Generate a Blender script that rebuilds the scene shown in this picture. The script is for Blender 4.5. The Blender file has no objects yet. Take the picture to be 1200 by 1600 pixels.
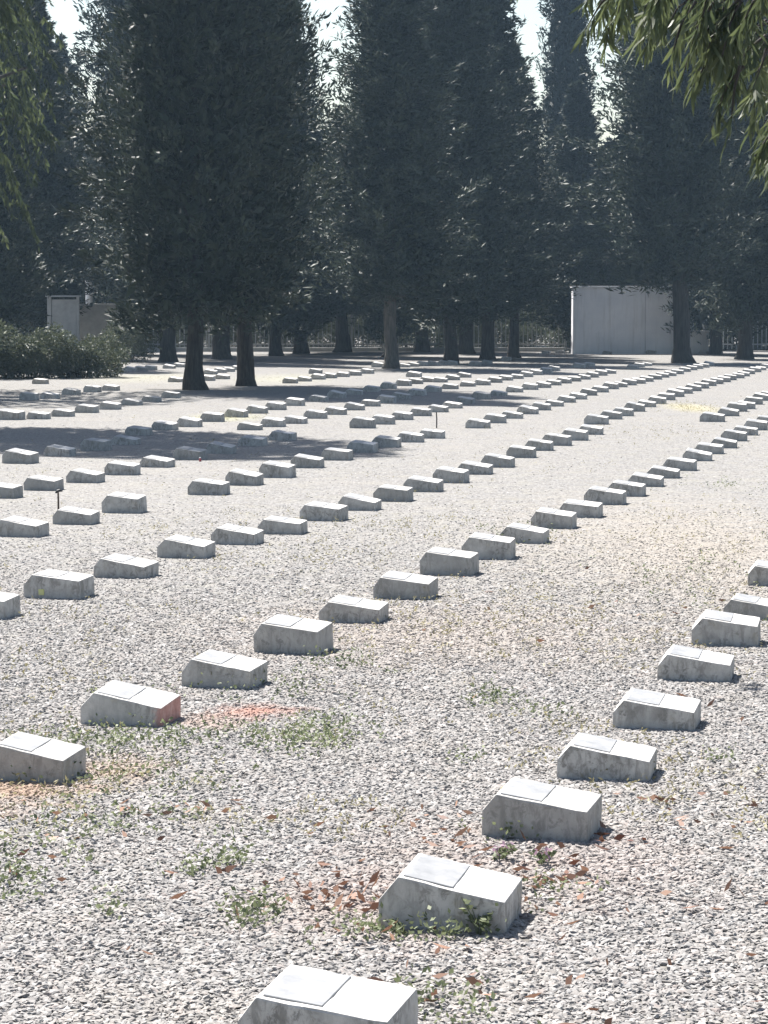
import bpy, bmesh, math, random
import numpy as np
from mathutils import Vector, Matrix, noise
random.seed(7); rng = np.random.default_rng(7)
sc = bpy.context.scene
col = sc.collection
R = math.radians
# ------------------------------------------------------------------ camera
F = 4000.0; H = 1.7
PITCH = math.atan(320.0 / F)
cam = bpy.data.cameras.new("camera"); co = bpy.data.objects.new("camera", cam); col.objects.link(co)
cam.sensor_fit = 'HORIZONTAL'; cam.sensor_width = 36; cam.lens = 36 * F / 1200
cam.clip_start = .1; cam.clip_end = 3000
co.location = (0, 0, H); co.rotation_euler = (math.pi / 2 - PITCH, 0, 0)
sc.camera = co

def ray(x, y):
    a = (x - 600) / F; b = (800 - y) / F
    c, s = math.cos(PITCH), math.sin(PITCH)
    return Vector((a, c + b * s, -s + b * c))
def G(x, y):
    d = ray(x, y); t = -H / d.z
    return Vector((d.x * t, d.y * t, 0))
def AT(x, y, Y):
    d = ray(x, y); t = Y / d.y
    return Vector((d.x * t, Y, H + d.z * t))

# ------------------------------------------------------------------ helpers
def tag(o, label=None, cat=None, group=None, kind=None):
    if label: o['label'] = label
    if cat: o['category'] = cat
    if group: o['group'] = group
    if kind: o['kind'] = kind
    return o
def empty(name, loc, rz=0):
    o = bpy.data.objects.new(name, None); col.objects.link(o)
    o.location = loc; o.rotation_euler = (0, 0, rz); o.empty_display_size = .1
    return o
def link(name, me, m=None, parent=None):
    o = bpy.data.objects.new(name, me); col.objects.link(o)
    if m and not me.materials: me.materials.append(m)
    if parent: o.parent = parent
    return o
def np_mesh(name, V, Fc, n):
    """V (k,3), Fc (m,n) -> mesh with n-gons of equal size"""
    me = bpy.data.meshes.new(name)
    V = np.ascontiguousarray(V, dtype=np.float32); Fc = np.ascontiguousarray(Fc, dtype=np.int32)
    me.vertices.add(len(V)); me.vertices.foreach_set('co', V.ravel())
    me.loops.add(Fc.size); me.loops.foreach_set('vertex_index', Fc.ravel())
    me.polygons.add(len(Fc)); me.polygons.foreach_set('loop_start', np.arange(0, Fc.size, n, dtype=np.int32))
    me.polygons.foreach_set('loop_total', np.full(len(Fc), n, dtype=np.int32))
    me.update(calc_edges=True); me.validate()
    return me
def add_box(bm, x0, x1, y0, y1, z0, z1):
    vs = [bm.verts.new(p) for p in ((x0,y0,z0),(x1,y0,z0),(x1,y1,z0),(x0,y1,z0),(x0,y0,z1),(x1,y0,z1),(x1,y1,z1),(x0,y1,z1))]
    for f in ((0,3,2,1),(4,5,6,7),(0,1,5,4),(1,2,6,5),(2,3,7,6),(3,0,4,7)): bm.faces.new([vs[i] for i in f])
def add_tube(bm, pts, rad, n=10):
    """tapered tube through pts"""
    rings = []
    for i, p in enumerate(pts):
        p = Vector(p)
        d = (Vector(pts[min(i+1, len(pts)-1)]) - Vector(pts[max(i-1, 0)])).normalized()
        a = d.orthogonal().normalized() if abs(d.z) < .9 else Vector((1,0,0)); a = (a - d * a.dot(d)).normalized(); b = d.cross(a)
        rings.append([bm.verts.new(p + (a * math.cos(2*math.pi*k/n) + b * math.sin(2*math.pi*k/n)) * rad[i]) for k in range(n)])
    for r0, r1 in zip(rings, rings[1:]):
        for k in range(n): bm.faces.new((r0[k], r0[(k+1)%n], r1[(k+1)%n], r1[k]))
    bm.faces.new(rings[0][::-1]); bm.faces.new(rings[-1])
def bm_obj(name, bm, m, parent=None, bevel=0, smooth=False):
    if bevel: bmesh.ops.bevel(bm, geom=bm.edges[:], offset=bevel, segments=2, profile=.6, affect='EDGES')
    bmesh.ops.recalc_face_normals(bm, faces=bm.faces[:])
    me = bpy.data.meshes.new(name); bm.to_mesh(me); bm.free()
    if smooth: me.shade_smooth()
    return link(name, me, m, parent)

# ------------------------------------------------------------------ materials
class NT:
    def __init__(s, name):
        s.m = bpy.data.materials.new(name); s.m.use_nodes = True; s.t = s.m.node_tree
        s.b = s.t.nodes['Principled BSDF']; s.out = s.t.nodes['Material Output']
        s.b.inputs['Specular IOR Level'].default_value = .25
    def n(s, t, **k):
        nd = s.t.nodes.new(t)
        for a, v in k.items(): setattr(nd, a, v)
        return nd
    def l(s, a, b): s.t.links.new(a, b)
    def setin(s, sock, v):
        if hasattr(v, 'links') or hasattr(v, 'is_output'): s.l(v, sock)
        else: sock.default_value = v
    def math(s, op, a, b=0., clamp=False):
        nd = s.n('ShaderNodeMath', operation=op, use_clamp=clamp); s.setin(nd.inputs[0], a); s.setin(nd.inputs[1], b); return nd.outputs[0]
    def noise(s, vec, scale, detail=3, rough=.55, dist=0):
        nd = s.n('ShaderNodeTexNoise'); nd.inputs['Scale'].default_value = scale; nd.inputs['Detail'].default_value = detail
        nd.inputs['Roughness'].default_value = rough; nd.inputs['Distortion'].default_value = dist
        if vec is not None: s.l(vec, nd.inputs['Vector'])
        return nd.outputs['Fac']
    def ramp(s, fac, stops, interp='LINEAR'):
        nd = s.n('ShaderNodeValToRGB'); cr = nd.color_ramp; cr.interpolation = interp
        while len(cr.elements) < len(stops): cr.elements.new(.5)
        for e, (p, c) in zip(cr.elements, stops):
            e.position = p; e.color = (c[0], c[1], c[2], 1) if hasattr(c, '__len__') else (c, c, c, 1)
        s.l(fac, nd.inputs[0]); return nd.outputs[0]
    def mix(s, fac, a, b, mode='MIX'):
        nd = s.n('ShaderNodeMix', data_type='RGBA', blend_type=mode)
        s.setin(nd.inputs[0], fac)
        for sock, v in ((nd.inputs[6], a), (nd.inputs[7], b)):
            if isinstance(v, (tuple, list)): sock.default_value = (v[0], v[1], v[2], 1)
            else: s.l(v, sock)
        return nd.outputs[2]
    def bump(s, h, strength, dist):
        nd = s.n('ShaderNodeBump'); nd.inputs['Strength'].default_value = strength; nd.inputs['Distance'].default_value = dist
        s.l(h, nd.inputs['Height']); s.l(nd.outputs[0], s.b.inputs['Normal'])
    def map(s, vec, scale=(1,1,1), loc=(0,0,0)):
        nd = s.n('ShaderNodeMapping'); nd.inputs['Scale'].default_value = scale; nd.inputs['Location'].default_value = loc
        s.l(vec, nd.inputs[0]); return nd.outputs[0]
    def color(s, c): s.l(c, s.b.inputs['Base Color'])
    def rough(s, r): s.b.inputs['Roughness'].default_value = r

STAINS = [  # powder / rust coloured earth lying on the gravel: centre pixel, half sizes in m, colour, strength
    ((402, 1113), (.19, .22), (.28, .16, .125), .8),
    ((330, 1128), (.17, .25), (.29, .19, .14), .4),
    ((20, 1232), (.32, .50), (.27, .175, .11), .55),
    ((180, 1205), (.25, .40), (.27, .185, .12), .35),
    ((690, 1370), (.45, .9), (.25, .18, .15), .22),
    ((560, 1420), (.40, .5), (.24, .17, .14), .22),
    ((940, 1345), (.35, .7), (.26, .19, .16), .2),
    ((1080, 637), (.5, 2.2), (.30, .27, .15), .5),
    ((350, 652), (.6, 1.6), (.28, .28, .15), .45),
    ((440, 592), (1.3, 5.0), (.25, .245, .17), .35),
    ((230, 590), (1.6, 5.0), (.25, .245, .17), .35),
    ((680, 990), (1.3, 1.6), (.29, .235, .19), .25),
    ((1100, 860), (1.6, 5.0), (.28, .235, .18), .25),
]
def add_stains(t, pos, c):
    nz = t.noise(pos, 6.0, 4, .7)
    for (px, (sx, sy), colr, st) in STAINS:
        g = G(*px)
        mp = t.map(pos, (1/sx, 1/sy, 0), (-g.x/sx, -g.y/sy, 0))
        ln = t.n('ShaderNodeVectorMath', operation='LENGTH'); t.l(mp, ln.inputs[0])
        d = t.math('ADD', ln.outputs['Value'], t.math('MULTIPLY', t.math('SUBTRACT', nz, .5), 2.4))
        f = t.math('MULTIPLY', t.math('SUBTRACT', 1.15, d, clamp=True), st * 1.2, clamp=True)
        c = t.mix(f, c, colr)
    return c

def mat_ground():
    t = NT('gravel_ground'); geo = t.n('ShaderNodeNewGeometry'); p = geo.outputs['Position']
    v = t.n('ShaderNodeTexVoronoi', feature='F1'); v.inputs['Scale'].default_value = 42; t.l(p, v.inputs['Vector'])
    sep = t.n('ShaderNodeSeparateColor'); t.l(v.outputs['Color'], sep.inputs[0])
    st = t.ramp(sep.outputs[0], [(0, (.115,.112,.107)), (.35, (.158,.156,.15)), (.7, (.188,.185,.179)), (1, (.23,.226,.218))])
    st2 = t.mix(t.math('MULTIPLY', sep.outputs[1], .3), st, (.22, .195, .17))
    gap = t.ramp(v.outputs['Distance'], [(0, 1.), (.55, .95), (.85, .42)])
    c = t.mix(1., st2, gap, 'MULTIPLY')
    big = t.noise(p, .5, 4, .6); mid = t.noise(p, 3.2, 4, .65)
    c = t.mix(t.math('MULTIPLY', t.ramp(mid, [(.48, 0), (.68, 1)]), .35), c, (.20, .19, .15))
    c = t.mix(t.math('MULTIPLY', t.ramp(big, [(.5, 0), (.68, 1)]), .3), c, (.19, .178, .158))
    fine = t.noise(t.map(p, (1, .45, 1)), 7, 5, .7)
    c = t.mix(t.ramp(fine, [(.55, 0), (.7, .35)]), c, (.14, .13, .12))
    c = add_stains(t, p, c)
    t.color(c); t.rough(.95)
    h = t.math('SUBTRACT', 1., v.outputs['Distance'])
    h2 = t.math('ADD', h, t.math('MULTIPLY', fine, 1.5))
    t.bump(h2, .8, .012)
    return t.m
def mat_stone():
    t = NT('gravel_stone'); oi = t.n('ShaderNodeObjectInfo'); geo = t.n('ShaderNodeNewGeometry'); p = geo.outputs['Position']
    r = oi.outputs['Random']
    c = t.ramp(r, [(0, (.155,.146,.138)), (.22, (.195,.186,.176)), (.5, (.225,.216,.205)), (.8, (.265,.260,.250)), (.93, (.25,.215,.195)), (1, (.40,.39,.375))])
    c = t.mix(t.math('MULTIPLY', t.noise(p, 60, 3), .4), c, (.19, .18, .17))
    mid = t.noise(p, 2.2, 4, .65)
    c = t.mix(t.math('MULTIPLY', t.ramp(mid, [(.48, 0), (.7, 1)]), .3), c, (.245, .222, .19))
    c = add_stains(t, p, c)
    t.color(c); t.rough(.9)
    t.bump(t.noise(p, 220, 3), .4, .002)
    return t.m
def mat_concrete(name='weathered_concrete', red=False, base=1.0):
    t = NT(name); tc = t.n('ShaderNodeTexCoord'); oi = t.n('ShaderNodeObjectInfo'); p = tc.outputs['Object']
    geo = t.n('ShaderNodeNewGeometry')
    off = t.n('ShaderNodeCombineXYZ'); t.l(t.math('MULTIPLY', oi.outputs['Random'], 37.), off.inputs[0]); t.l(t.math('MULTIPLY', oi.outputs['Random'], 91.), off.inputs[2])
    va = t.n('ShaderNodeVectorMath', operation='ADD'); t.l(p, va.inputs[0]); t.l(off.outputs[0], va.inputs[1]); q = va.outputs[0]
    c = t.ramp(t.noise(q, 9, 5, .65), [(.3, (.33*base,.32*base,.30*base)), (.55, (.46*base,.445*base,.42*base)), (.75, (.56*base,.54*base,.51*base))])
    # lichen and run marks, only on the upright faces
    sx = t.n('ShaderNodeSeparateXYZ'); t.l(geo.outputs['Normal'], sx.inputs[0])
    up = t.math('SUBTRACT', 1., t.math('MULTIPLY', t.math('ABSOLUTE', sx.outputs[2]), 1.1, clamp=True), clamp=True)
    streak = t.ramp(t.noise(t.map(q, (1, 1, .3)), 30, 5, .7, .4), [(.47, 0), (.6, 1)])
    blot = t.ramp(t.noise(q, 22, 6, .75, .6), [(.5, 0), (.6, 1)])
    area = t.ramp(t.noise(q, 5, 2), [(.4, 0), (.62, 1)])
    k = t.math('MULTIPLY', t.math('MAXIMUM', t.math('MULTIPLY', streak, .62), t.math('MULTIPLY', blot, .7)), t.math('ADD', .3, area, clamp=True))
    c = t.mix(t.math('MULTIPLY', k, up), c, (.10, .094, .082))
    c = t.mix(t.math('MULTIPLY', t.ramp(t.noise(q, 14, 3), [(.58, 0), (.72, .4)]), up), c, (.36, .32, .24))
    c = t.mix(t.ramp(oi.outputs['Random'], [(0, .55), (.45, .0), (.8, .0), (1, .35)]), c, (.24, .235, .22))
    dust = t.ramp(t.noise(q, 45, 4, .7), [(.55, 0), (.75, .3)])
    c = t.mix(dust, c, (.26, .25, .235))
    if red:
        so = t.n('ShaderNodeSeparateXYZ'); t.l(p, so.inputs[0])
        edge = t.math('ADD', so.outputs[0], t.math('MULTIPLY', t.math('SUBTRACT', t.noise(q, 30, 4, .7), .5), .09))
        f = t.math('MULTIPLY', t.ramp(edge, [(.318, 0), (.352, 1)]), up)
        c = t.mix(t.math('MULTIPLY', f, .8), c, t.ramp(t.noise(q, 18, 4, .7), [(.35, (.34,.15,.125)), (.6, (.50,.27,.23)), (.8, (.52,.38,.33))]))
    t.color(c); t.rough(.9); t.bump(t.noise(q, 120, 5, .7), .5, .004)
    return t.m
def mat_plaque():
    t = NT('marble_plaque'); tc = t.n('ShaderNodeTexCoord'); oi = t.n('ShaderNodeObjectInfo'); p = tc.outputs['Object']
    va = t.n('ShaderNodeVectorMath', operation='ADD'); t.l(p, va.inputs[0]); t.l(oi.outputs['Random'], va.inputs[1])
    c = t.ramp(t.noise(va.outputs[0], 14, 5, .6), [(.3, (.165,.17,.175)), (.7, (.26,.262,.26))])
    t.color(c); t.rough(.55); t.bump(t.noise(va.outputs[0], 90, 4), .2, .002)
    return t.m
def mat_leaf(name, c0, c1, transl=.25, rough=.6):
    t = NT(name); oi = t.n('ShaderNodeObjectInfo'); geo = t.n('ShaderNodeNewGeometry')
    r = geo.outputs['Random Per Island']
    nz = t.noise(geo.outputs['Position'], 1.6, 4)
    f = t.math('ADD', t.math('MULTIPLY', r, .45), t.math('MULTIPLY', t.math('SUBTRACT', nz, .3, clamp=True), 1.5), clamp=True)
    c = t.ramp(f, [(.1, c0), (.9, c1)])
    t.color(c); t.rough(rough)
    tr = t.n('ShaderNodeBsdfTranslucent'); t.l(c, tr.inputs[0])
    ms = t.n('ShaderNodeMixShader'); ms.inputs[0].default_value = transl
    t.l(t.b.outputs[0], ms.inputs[1]); t.l(tr.outputs[0], ms.inputs[2]); t.l(ms.outputs[0], t.out.inputs[0])
    return t.m
def mat_bark(name='bark', c0=(.02,.017,.015), c1=(.08,.07,.06)):
    t = NT(name); tc = t.n('ShaderNodeTexCoord'); p = t.map(tc.outputs['Object'], (1, 1, .12))
    n = t.noise(p, 22, 6, .7)
    t.color(t.ramp(n, [(.35, c0), (.7, c1)])); t.rough(.95); t.bump(n, .9, .03)
    return t.m
def mat_plain(name, c0, c1, scale=6, rough=.7, metal=0, bump=.15):
    t = NT(name); tc = t.n('ShaderNodeTexCoord'); n = t.noise(tc.outputs['Object'], scale, 5, .65)
    t.color(t.ramp(n, [(.3, c0), (.7, c1)])); t.rough(rough); t.b.inputs['Metallic'].default_value = metal
    t.bump(n, bump, .004); return t.m
def mat_whitewall():
    t = NT('whitewashed_plaster'); tc = t.n('ShaderNodeTexCoord'); p = tc.outputs['Object']
    n = t.noise(p, 1.4, 5, .6)
    c = t.ramp(n, [(.3, (.60,.61,.64)), (.7, (.74,.74,.75))])
    run = t.ramp(t.noise(t.map(p, (1, 1, .08)), 5, 4, .7), [(.5, 0), (.75, .45)])
    c = t.mix(run, c, (.34, .33, .31))
    t.color(c); t.rough(.85); t.bump(t.noise(p, 30, 4), .2, .01); return t.m

M = dict(ground=mat_ground(), stone=mat_stone(), conc=mat_concrete(), concred=mat_concrete('weathered_concrete_red_painted', True),
    plaque=mat_plaque(), cyp=mat_leaf('cypress_foliage', (.008,.013,.010), (.055,.068,.042), .12),
    cyp2=mat_leaf('dark_cypress_foliage', (.008,.013,.010), (.028,.038,.026), .10),
    euc=mat_leaf('eucalyptus_foliage', (.034,.05,.024), (.11,.13,.055), .4, .5),
    bush=mat_leaf('shrub_foliage', (.035,.045,.026), (.12,.135,.08), .2),
    weed=mat_leaf('weed_leaves', (.07,.09,.045), (.20,.225,.12), .3), straw=mat_leaf('dry_grass', (.16,.145,.07), (.32,.29,.17), .3),
    litter=mat_leaf('dead_leaves', (.08,.03,.02), (.30,.18,.12), .2), pink=mat_leaf('pink_petals', (.30,.18,.25), (.42,.30,.36), .3),
    bark=mat_bark(), bark2=mat_bark('pale_bark', (.045,.04,.034), (.14,.125,.105)),
    white=mat_whitewall(), iron=mat_plain('painted_iron', (.22,.225,.22), (.32,.32,.31), 20, .5, 0),
    rust=mat_plain('rusty_iron', (.04,.035,.03), (.12,.08,.06), 30, .7, .3), wallconc=mat_plain('grey_render', (.32,.32,.31), (.44,.435,.42), 4, .9),
    red=mat_plain('red_glass', (.3,.04,.06), (.38,.07,.08), 10, .2), tag=mat_plain('yellow_enamel', (.5,.5,.2), (.6,.6,.3), 20, .5),
    black=mat_plain('black_iron', (.02,.02,.02), (.05,.05,.05), 30, .6, .3))

# ------------------------------------------------------------------ ground
def ground():
    xs = np.concatenate([[-900,-300,-80], np.linspace(-30,30,61), [80,300,900]]); ys = np.concatenate([[-100,-20], np.linspace(0,120,121), [160,300,1200]])
    X, Y = np.meshgrid(xs, ys); Z = np.zeros_like(X)
    V = np.stack([X, Y, Z], -1).reshape(-1, 3); nx = len(xs); idx = np.arange(len(V)).reshape(len(ys), nx)
    Fc = np.stack([idx[:-1,:-1], idx[:-1,1:], idx[1:,1:], idx[1:,:-1]], -1).reshape(-1, 4)
    tag(link('ground', np_mesh('ground', V, Fc, 4), M['ground']), kind='structure')
ground()

def gravel(name, y0, y1, dens, rad, seed, fade=99, soft=1):
    g = np.random.default_rng(seed)
    hw = lambda y: .175 * y + .7
    area = (y1 - y0) * (hw(y0) + hw(y1)); n = int(area * dens)
    # density falls off smoothly between y0 and y1
    y = g.uniform(y0, y1, n * 2); dn = np.where(y < fade, 1., np.exp(-(y - fade) / soft)); keep = g.uniform(0, hw(y1), n * 2) < hw(y) * dn; y = y[keep]
    x = g.uniform(-1, 1, len(y)) * hw(y)
    z = g.uniform(-.3, .25, len(y)) * rad - rad * .55 * np.clip((y - 9) / 14, 0, 1)
    V = np.stack([x, y, z], -1)
    me = bpy.data.meshes.new(name); me.vertices.add(len(V)); me.vertices.foreach_set('co', V.astype(np.float32).ravel()); me.update()
    me.materials.append(M['stone'])
    o = link(name, me)
    ng = bpy.data.node_groups.new(name + '_scatter', 'GeometryNodeTree')
    ng.interface.new_socket('Geometry', in_out='INPUT', socket_type='NodeSocketGeometry'); ng.interface.new_socket('Geometry', in_out='OUTPUT', socket_type='NodeSocketGeometry')
    N = ng.nodes.new; L = ng.links.new
    gi = N('NodeGroupInput'); go = N('NodeGroupOutput')
    ico = N('GeometryNodeMeshIcoSphere'); ico.inputs['Radius'].default_value = rad; ico.inputs['Subdivisions'].default_value = 2
    nt = N('ShaderNodeTexNoise'); nt.inputs['Scale'].default_value = .75 / rad; nt.inputs['Detail'].default_value = 1
    sub = N('ShaderNodeVectorMath'); sub.operation = 'SUBTRACT'; sub.inputs[1].default_value = (.5,.5,.5); L(nt.outputs['Color'], sub.inputs[0])
    scl = N('ShaderNodeVectorMath'); scl.operation = 'SCALE'; scl.inputs['Scale'].default_value = rad * 2.2; L(sub.outputs[0], scl.inputs[0])
    sp = N('GeometryNodeSetPosition'); L(ico.outputs['Mesh'], sp.inputs['Geometry']); L(scl.outputs[0], sp.inputs['Offset'])
    sm = N('GeometryNodeSetMaterial'); sm.inputs['Material'].default_value = M['stone']; L(sp.outputs[0], sm.inputs[0])
    iop = N('GeometryNodeInstanceOnPoints'); L(gi.outputs[0], iop.inputs['Points']); L(sm.outputs[0], iop.inputs['Instance'])
    rr = N('FunctionNodeRandomValue'); rr.data_type = 'FLOAT_VECTOR'; rr.inputs[0].default_value = (-.38,-.38,0); rr.inputs[1].default_value = (.38,.38,6.28); L(rr.outputs[0], iop.inputs['Rotation'])
    rs = N('FunctionNodeRandomValue'); rs.data_type = 'FLOAT_VECTOR'; rs.inputs[0].default_value = (.5,.45,.25); rs.inputs[1].default_value = (1.65,1.25,.75); rs.inputs['Seed'].default_value = 5; L(rs.outputs[0], iop.inputs['Scale'])
    L(iop.outputs[0], go.inputs[0])
    md = o.modifiers.new('scatter', 'NODES'); md.node_group = ng
    tag(o, 'loose grey and pinkish gravel stones covering the cemetery ground', 'gravel', kind='stuff')
gravel('gravel', 5.2, 22, 5000, .0098, 1, 9.5, 4.5)
gravel('gravel', 8.5, 45, 300, .0125, 3, 13, 8)

# ------------------------------------------------------------------ grave markers
LB, WB = .362, .27
ANG = math.atan2(-.243, .970)
def marker_body(seed):
    r = random.Random(seed)
    lo = .082 + r.uniform(-.008, .008); cr = .142 + r.uniform(-.005, .005); rt = .106 + r.uniform(-.007, .006)
    ch = .052 + r.uniform(-.008, .008)
    prof = [(0, -.05), (LB, -.05), (LB - .002, rt), (ch, cr), (0, lo)]
    bm = bmesh.new()
    a = [bm.verts.new((x, 0, z)) for x, z in prof]; b = [bm.verts.new((x + r.uniform(-.002,.002), WB, z)) for x, z in prof]
    n = len(prof)
    bm.faces.new(a); bm.faces.new(b[::-1])
    for i in range(n): bm.faces.new((a[i], b[i], b[(i+1)%n], a[(i+1)%n]))
    bmesh.ops.recalc_face_normals(bm, faces=bm.faces[:])
    bmesh.ops.subdivide_edges(bm, edges=bm.edges[:], cuts=7, use_grid_fill=True)
    sharp = [e for e in bm.edges if len(e.link_faces) == 2 and e.calc_face_angle(0) > .3]
    bmesh.ops.bevel(bm, geom=sharp, offset=.0045, segments=2, profile=.55, affect='EDGES')
    # chips along the edges
    for v in bm.verts:
        if v.co.z > -.02:
            d = noise.noise(v.co * 14 + Vector((seed * 3.1, 0, 0)))
            v.co += Vector((1, 1, 1)) * (d * .0018 + noise.noise(v.co * 45) * .0012)
    me = bpy.data.meshes.new('body'); bm.to_mesh(me); bm.free()
    # plaque: tilted slab lying on the top slope
    p0 = Vector((ch + .012, 0, 0)); p1 = Vector((ch + .155, 0, 0))
    sl = (rt - cr) / (LB - .002 - ch)
    bm = bmesh.new(); q = []
    w0, w1 = .017, WB - .017
    for z in (-.004, .0038):
        for x, y in ((p0.x, w0), (p1.x, w0), (p1.x, w1), (p0.x, w1)):
            q.append(bm.verts.new((x, y, cr + sl * (x - ch) + z)))
    for f in ((0,3,2,1),(4,5,6,7),(0,1,5,4),(1,2,6,5),(2,3,7,6),(3,0,4,7)): bm.faces.new([q[i] for i in f])
    bmesh.ops.bevel(bm, geom=bm.edges[:], offset=.0015, segments=1, affect='EDGES')
    pm = bpy.data.meshes.new('plaque'); bm.to_mesh(pm); bm.free()
    me.materials.append(M['conc']); pm.materials.append(M['plaque'])
    return me, pm
VARS = [marker_body(i) for i in range(14)]

ORD = 'first second third fourth fifth sixth seventh eighth ninth tenth eleventh twelfth thirteenth fourteenth fifteenth sixteenth seventeenth eighteenth nineteenth twentieth'.split()
def ordinal(i):
    if i < 20: return ORD[i]
    if i < 29: return 'twenty-' + ORD[i-20]
    if i == 29: return 'thirtieth'
    return 'thirty-' + ORD[i-30]
ROWS = [
 ('the front row', [(371,650,1655),(590,818,1450),(752,941,1308),(869,1033,1217),(957,1101,1138),(1026,1154,1063),(1080,1196,1008),(1129,1225,967),(1168,1258,915)]),
 ('the second row', [(-28,109,1220),(125,275,1132),(283,411,1073),(397,516,1020),(498,607,972),(583,684,935),(656,748,898),(721,808,873),(780,858,848),(829,902,825),(873,943,808),(912,980,788),(948,1010,775),(981,1039,760),(1010,1065,747),(1036,1090,735),(1066,1112,720),(1085,1132,709),(1109,1151,700),(1126,1169,689),(1144,1186,680),(1162,1202,672),(1180,1219,664)]),
 ('the short row at right edge', [(1093,1134,659),(1121,1155,650),(1135,1169,643),(1149,1182,639),(1162,1194,632),(1175,1204,626),(1186,1214,621)]),
 ('the third row', [(-75,22,965),(37,141,934),(146,241,902),(245,332,871),(329,409,850),(402,479,834),(468,541,813),(528,594,797),(583,645,783),(630,692,768),(676,731,754),(714,770,741),(751,804,730),(791,836,715),(820,866,704),(847,893,696),(876,920,688),(903,944,679)]),
 ('the third row past its step', [(912,952,663),(937,972,655),(956,991,650),(975,1009,643),(994,1025,636),(1012,1041,631),(1026,1056,625),(1040,1070,620),(1054,1083,615),(1069,1097,611),(1082,1109,607),(1094,1120,603),(1107,1132,600),(1119,1143,597),(1129,1152,594),(1142,1164,591),(1150,1172,588),(1159,1180,584.5),(1169,1190,581.5),(1178,1198,578.5),(1187,1207,575.5)]),
 ('the fourth row', [(-8,70,838),(82,152,819),(159,226,801),(293,357,773),(352,409,758),(405,460,746),(454,506,731),(502,550,719),(542,590,707),(580,627,699),(620,661,691),(654,696,685)]),
 ('the fourth row past the stake', [(727,767,669),(755,792,661),(782,816,654),(807,840,647),(829,861,641),(850,880,635),(870,899,629),(888,917,624),(906,934,618),(923,951,613),(941,967,608),(956,981,605),(970,996,602),(984,1010,599.5),(997,1022,596.5),(1011,1035,593),(1023,1046,590),(1036,1058,587.5),(1047,1069,584.5),(1059,1080,581),(1070,1090,578.5),(1080,1100,576.5),(1090,1109,574.5),(1098,1117,572)]),
 ('the fifth row', [(-30,28,778),(37,95,766),(103,160,754),(163,217,742),(218,270,730),(270,321,718),(321,366,709),(372,411,697),(420,457,688)]),
 ('the fifth row past the shadow', [(546,587,669),(579,617,663),(610,646,656),(640,674,650),(667,699,644),(690,722,638),(710,742,631),(737,767,624),(765,792,618.5),(790,817,613),(815,840,609),(835,861,606),(852,877,602),(868,893,599),(885,908,596),(900,923,593),(914,936,590),(928,950,587),(942,963,584),(978,998,577),(989,1008,574),(1001,1019,572)]),
 ('the sixth row', [(3,56,724),(68,110,713),(126,166,704),(174,213,695)]),
 ('the sixth row past the shadow', [(370,408,672),(407,446,667),(441,479,662),(474,511,654),(506,541,648),(537,567,641),(563,594,635),(588,619,630),(612,642,624),(637,666,618),(662,690,612.5),(690,716,608),(718,743,604),(741,767,602),(761,785,598),(778,799,594.5),(796,818,592),(811,833,589),(826,848,586),(843,863,583),(855,874,579.5),(894,915,575),(911,929,572.5)]),
 ('the seventh row', [(195,235,680),(237,275,672),(276,313,667),(313,350,659),(351,384,652),(384,415,646),(414,445,640.5),(444,474,634),(482,510,627.5),(511,538,622),(539,566,617),(567,592,612),(594,618,607.5),(618,641,603),(637,661,600),(656,679,597),(676,700,597.5),(695,718,594),(713,736,590)]),
 ('the eighth row', [(-10,36,656),(41,77,655),(80,114,651),(117,152,645),(155,188,640),(189,221,633.5),(221,250,628),(252,281,622)]),
 ('the row around two front trunks', [(30,59,625),(62,92,623),(96,123,617),(130,155,613),(159,184,610.5),(262,286,597),(312,335,595),(336,358,592.5),(441,463,599),(463,486,596),(485,506,593),(503,526,591),(524,546,589),(543,563,587),(562,584,584),(634,659,589)]),
 ('the far left row', [(50,71,600),(105,126,590),(124,143,588.5),(142,161,587),(161,178,585),(177,194,582.5),(193,209,580.5),(209,225,580),(225,241,578),(254,271,576),(270,285,574),(318,334,585),(333,350,582.5),(346,364,581),(361,377,578),(482,501,584)]),
 ('the far centre row in shade', [(580,600,574),(622,637,574),(636,650,573),(650,664,571.5),(667,684,571),(684,698,570),(697,711,570.5),(732,752,571.5),(752,767,569),(782,796,564)]),
 ('the last row by the wall', [(846,860,553),(868,883,552),(941,957,553.5),(1009,1027,553.5),(1091,1108,554)]),
]
LOOK = {(0,0): 'darkest close grave marker cut off by the bottom edge, with a pale inset plaque',
 (0,1): 'grey concrete grave marker with small weeds growing against its near face',
 (0,2): 'grey grave marker with pink flowers and red leaves at its foot',
 (1,0): 'grave marker cut by the left edge, standing on rust coloured gravel',
 (1,1): 'mottled grave marker with one end face stained red, beside orange powder patch',
 (3,1): 'dark stained grave marker with a small yellow tag on its near face',
 (5,11): 'grave marker at the foot of the thin stake, last before the gap',
 (7,5): 'rounded pale grave marker with a small red candle lantern at its corner'}
rr_ = random.Random(3)
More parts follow.
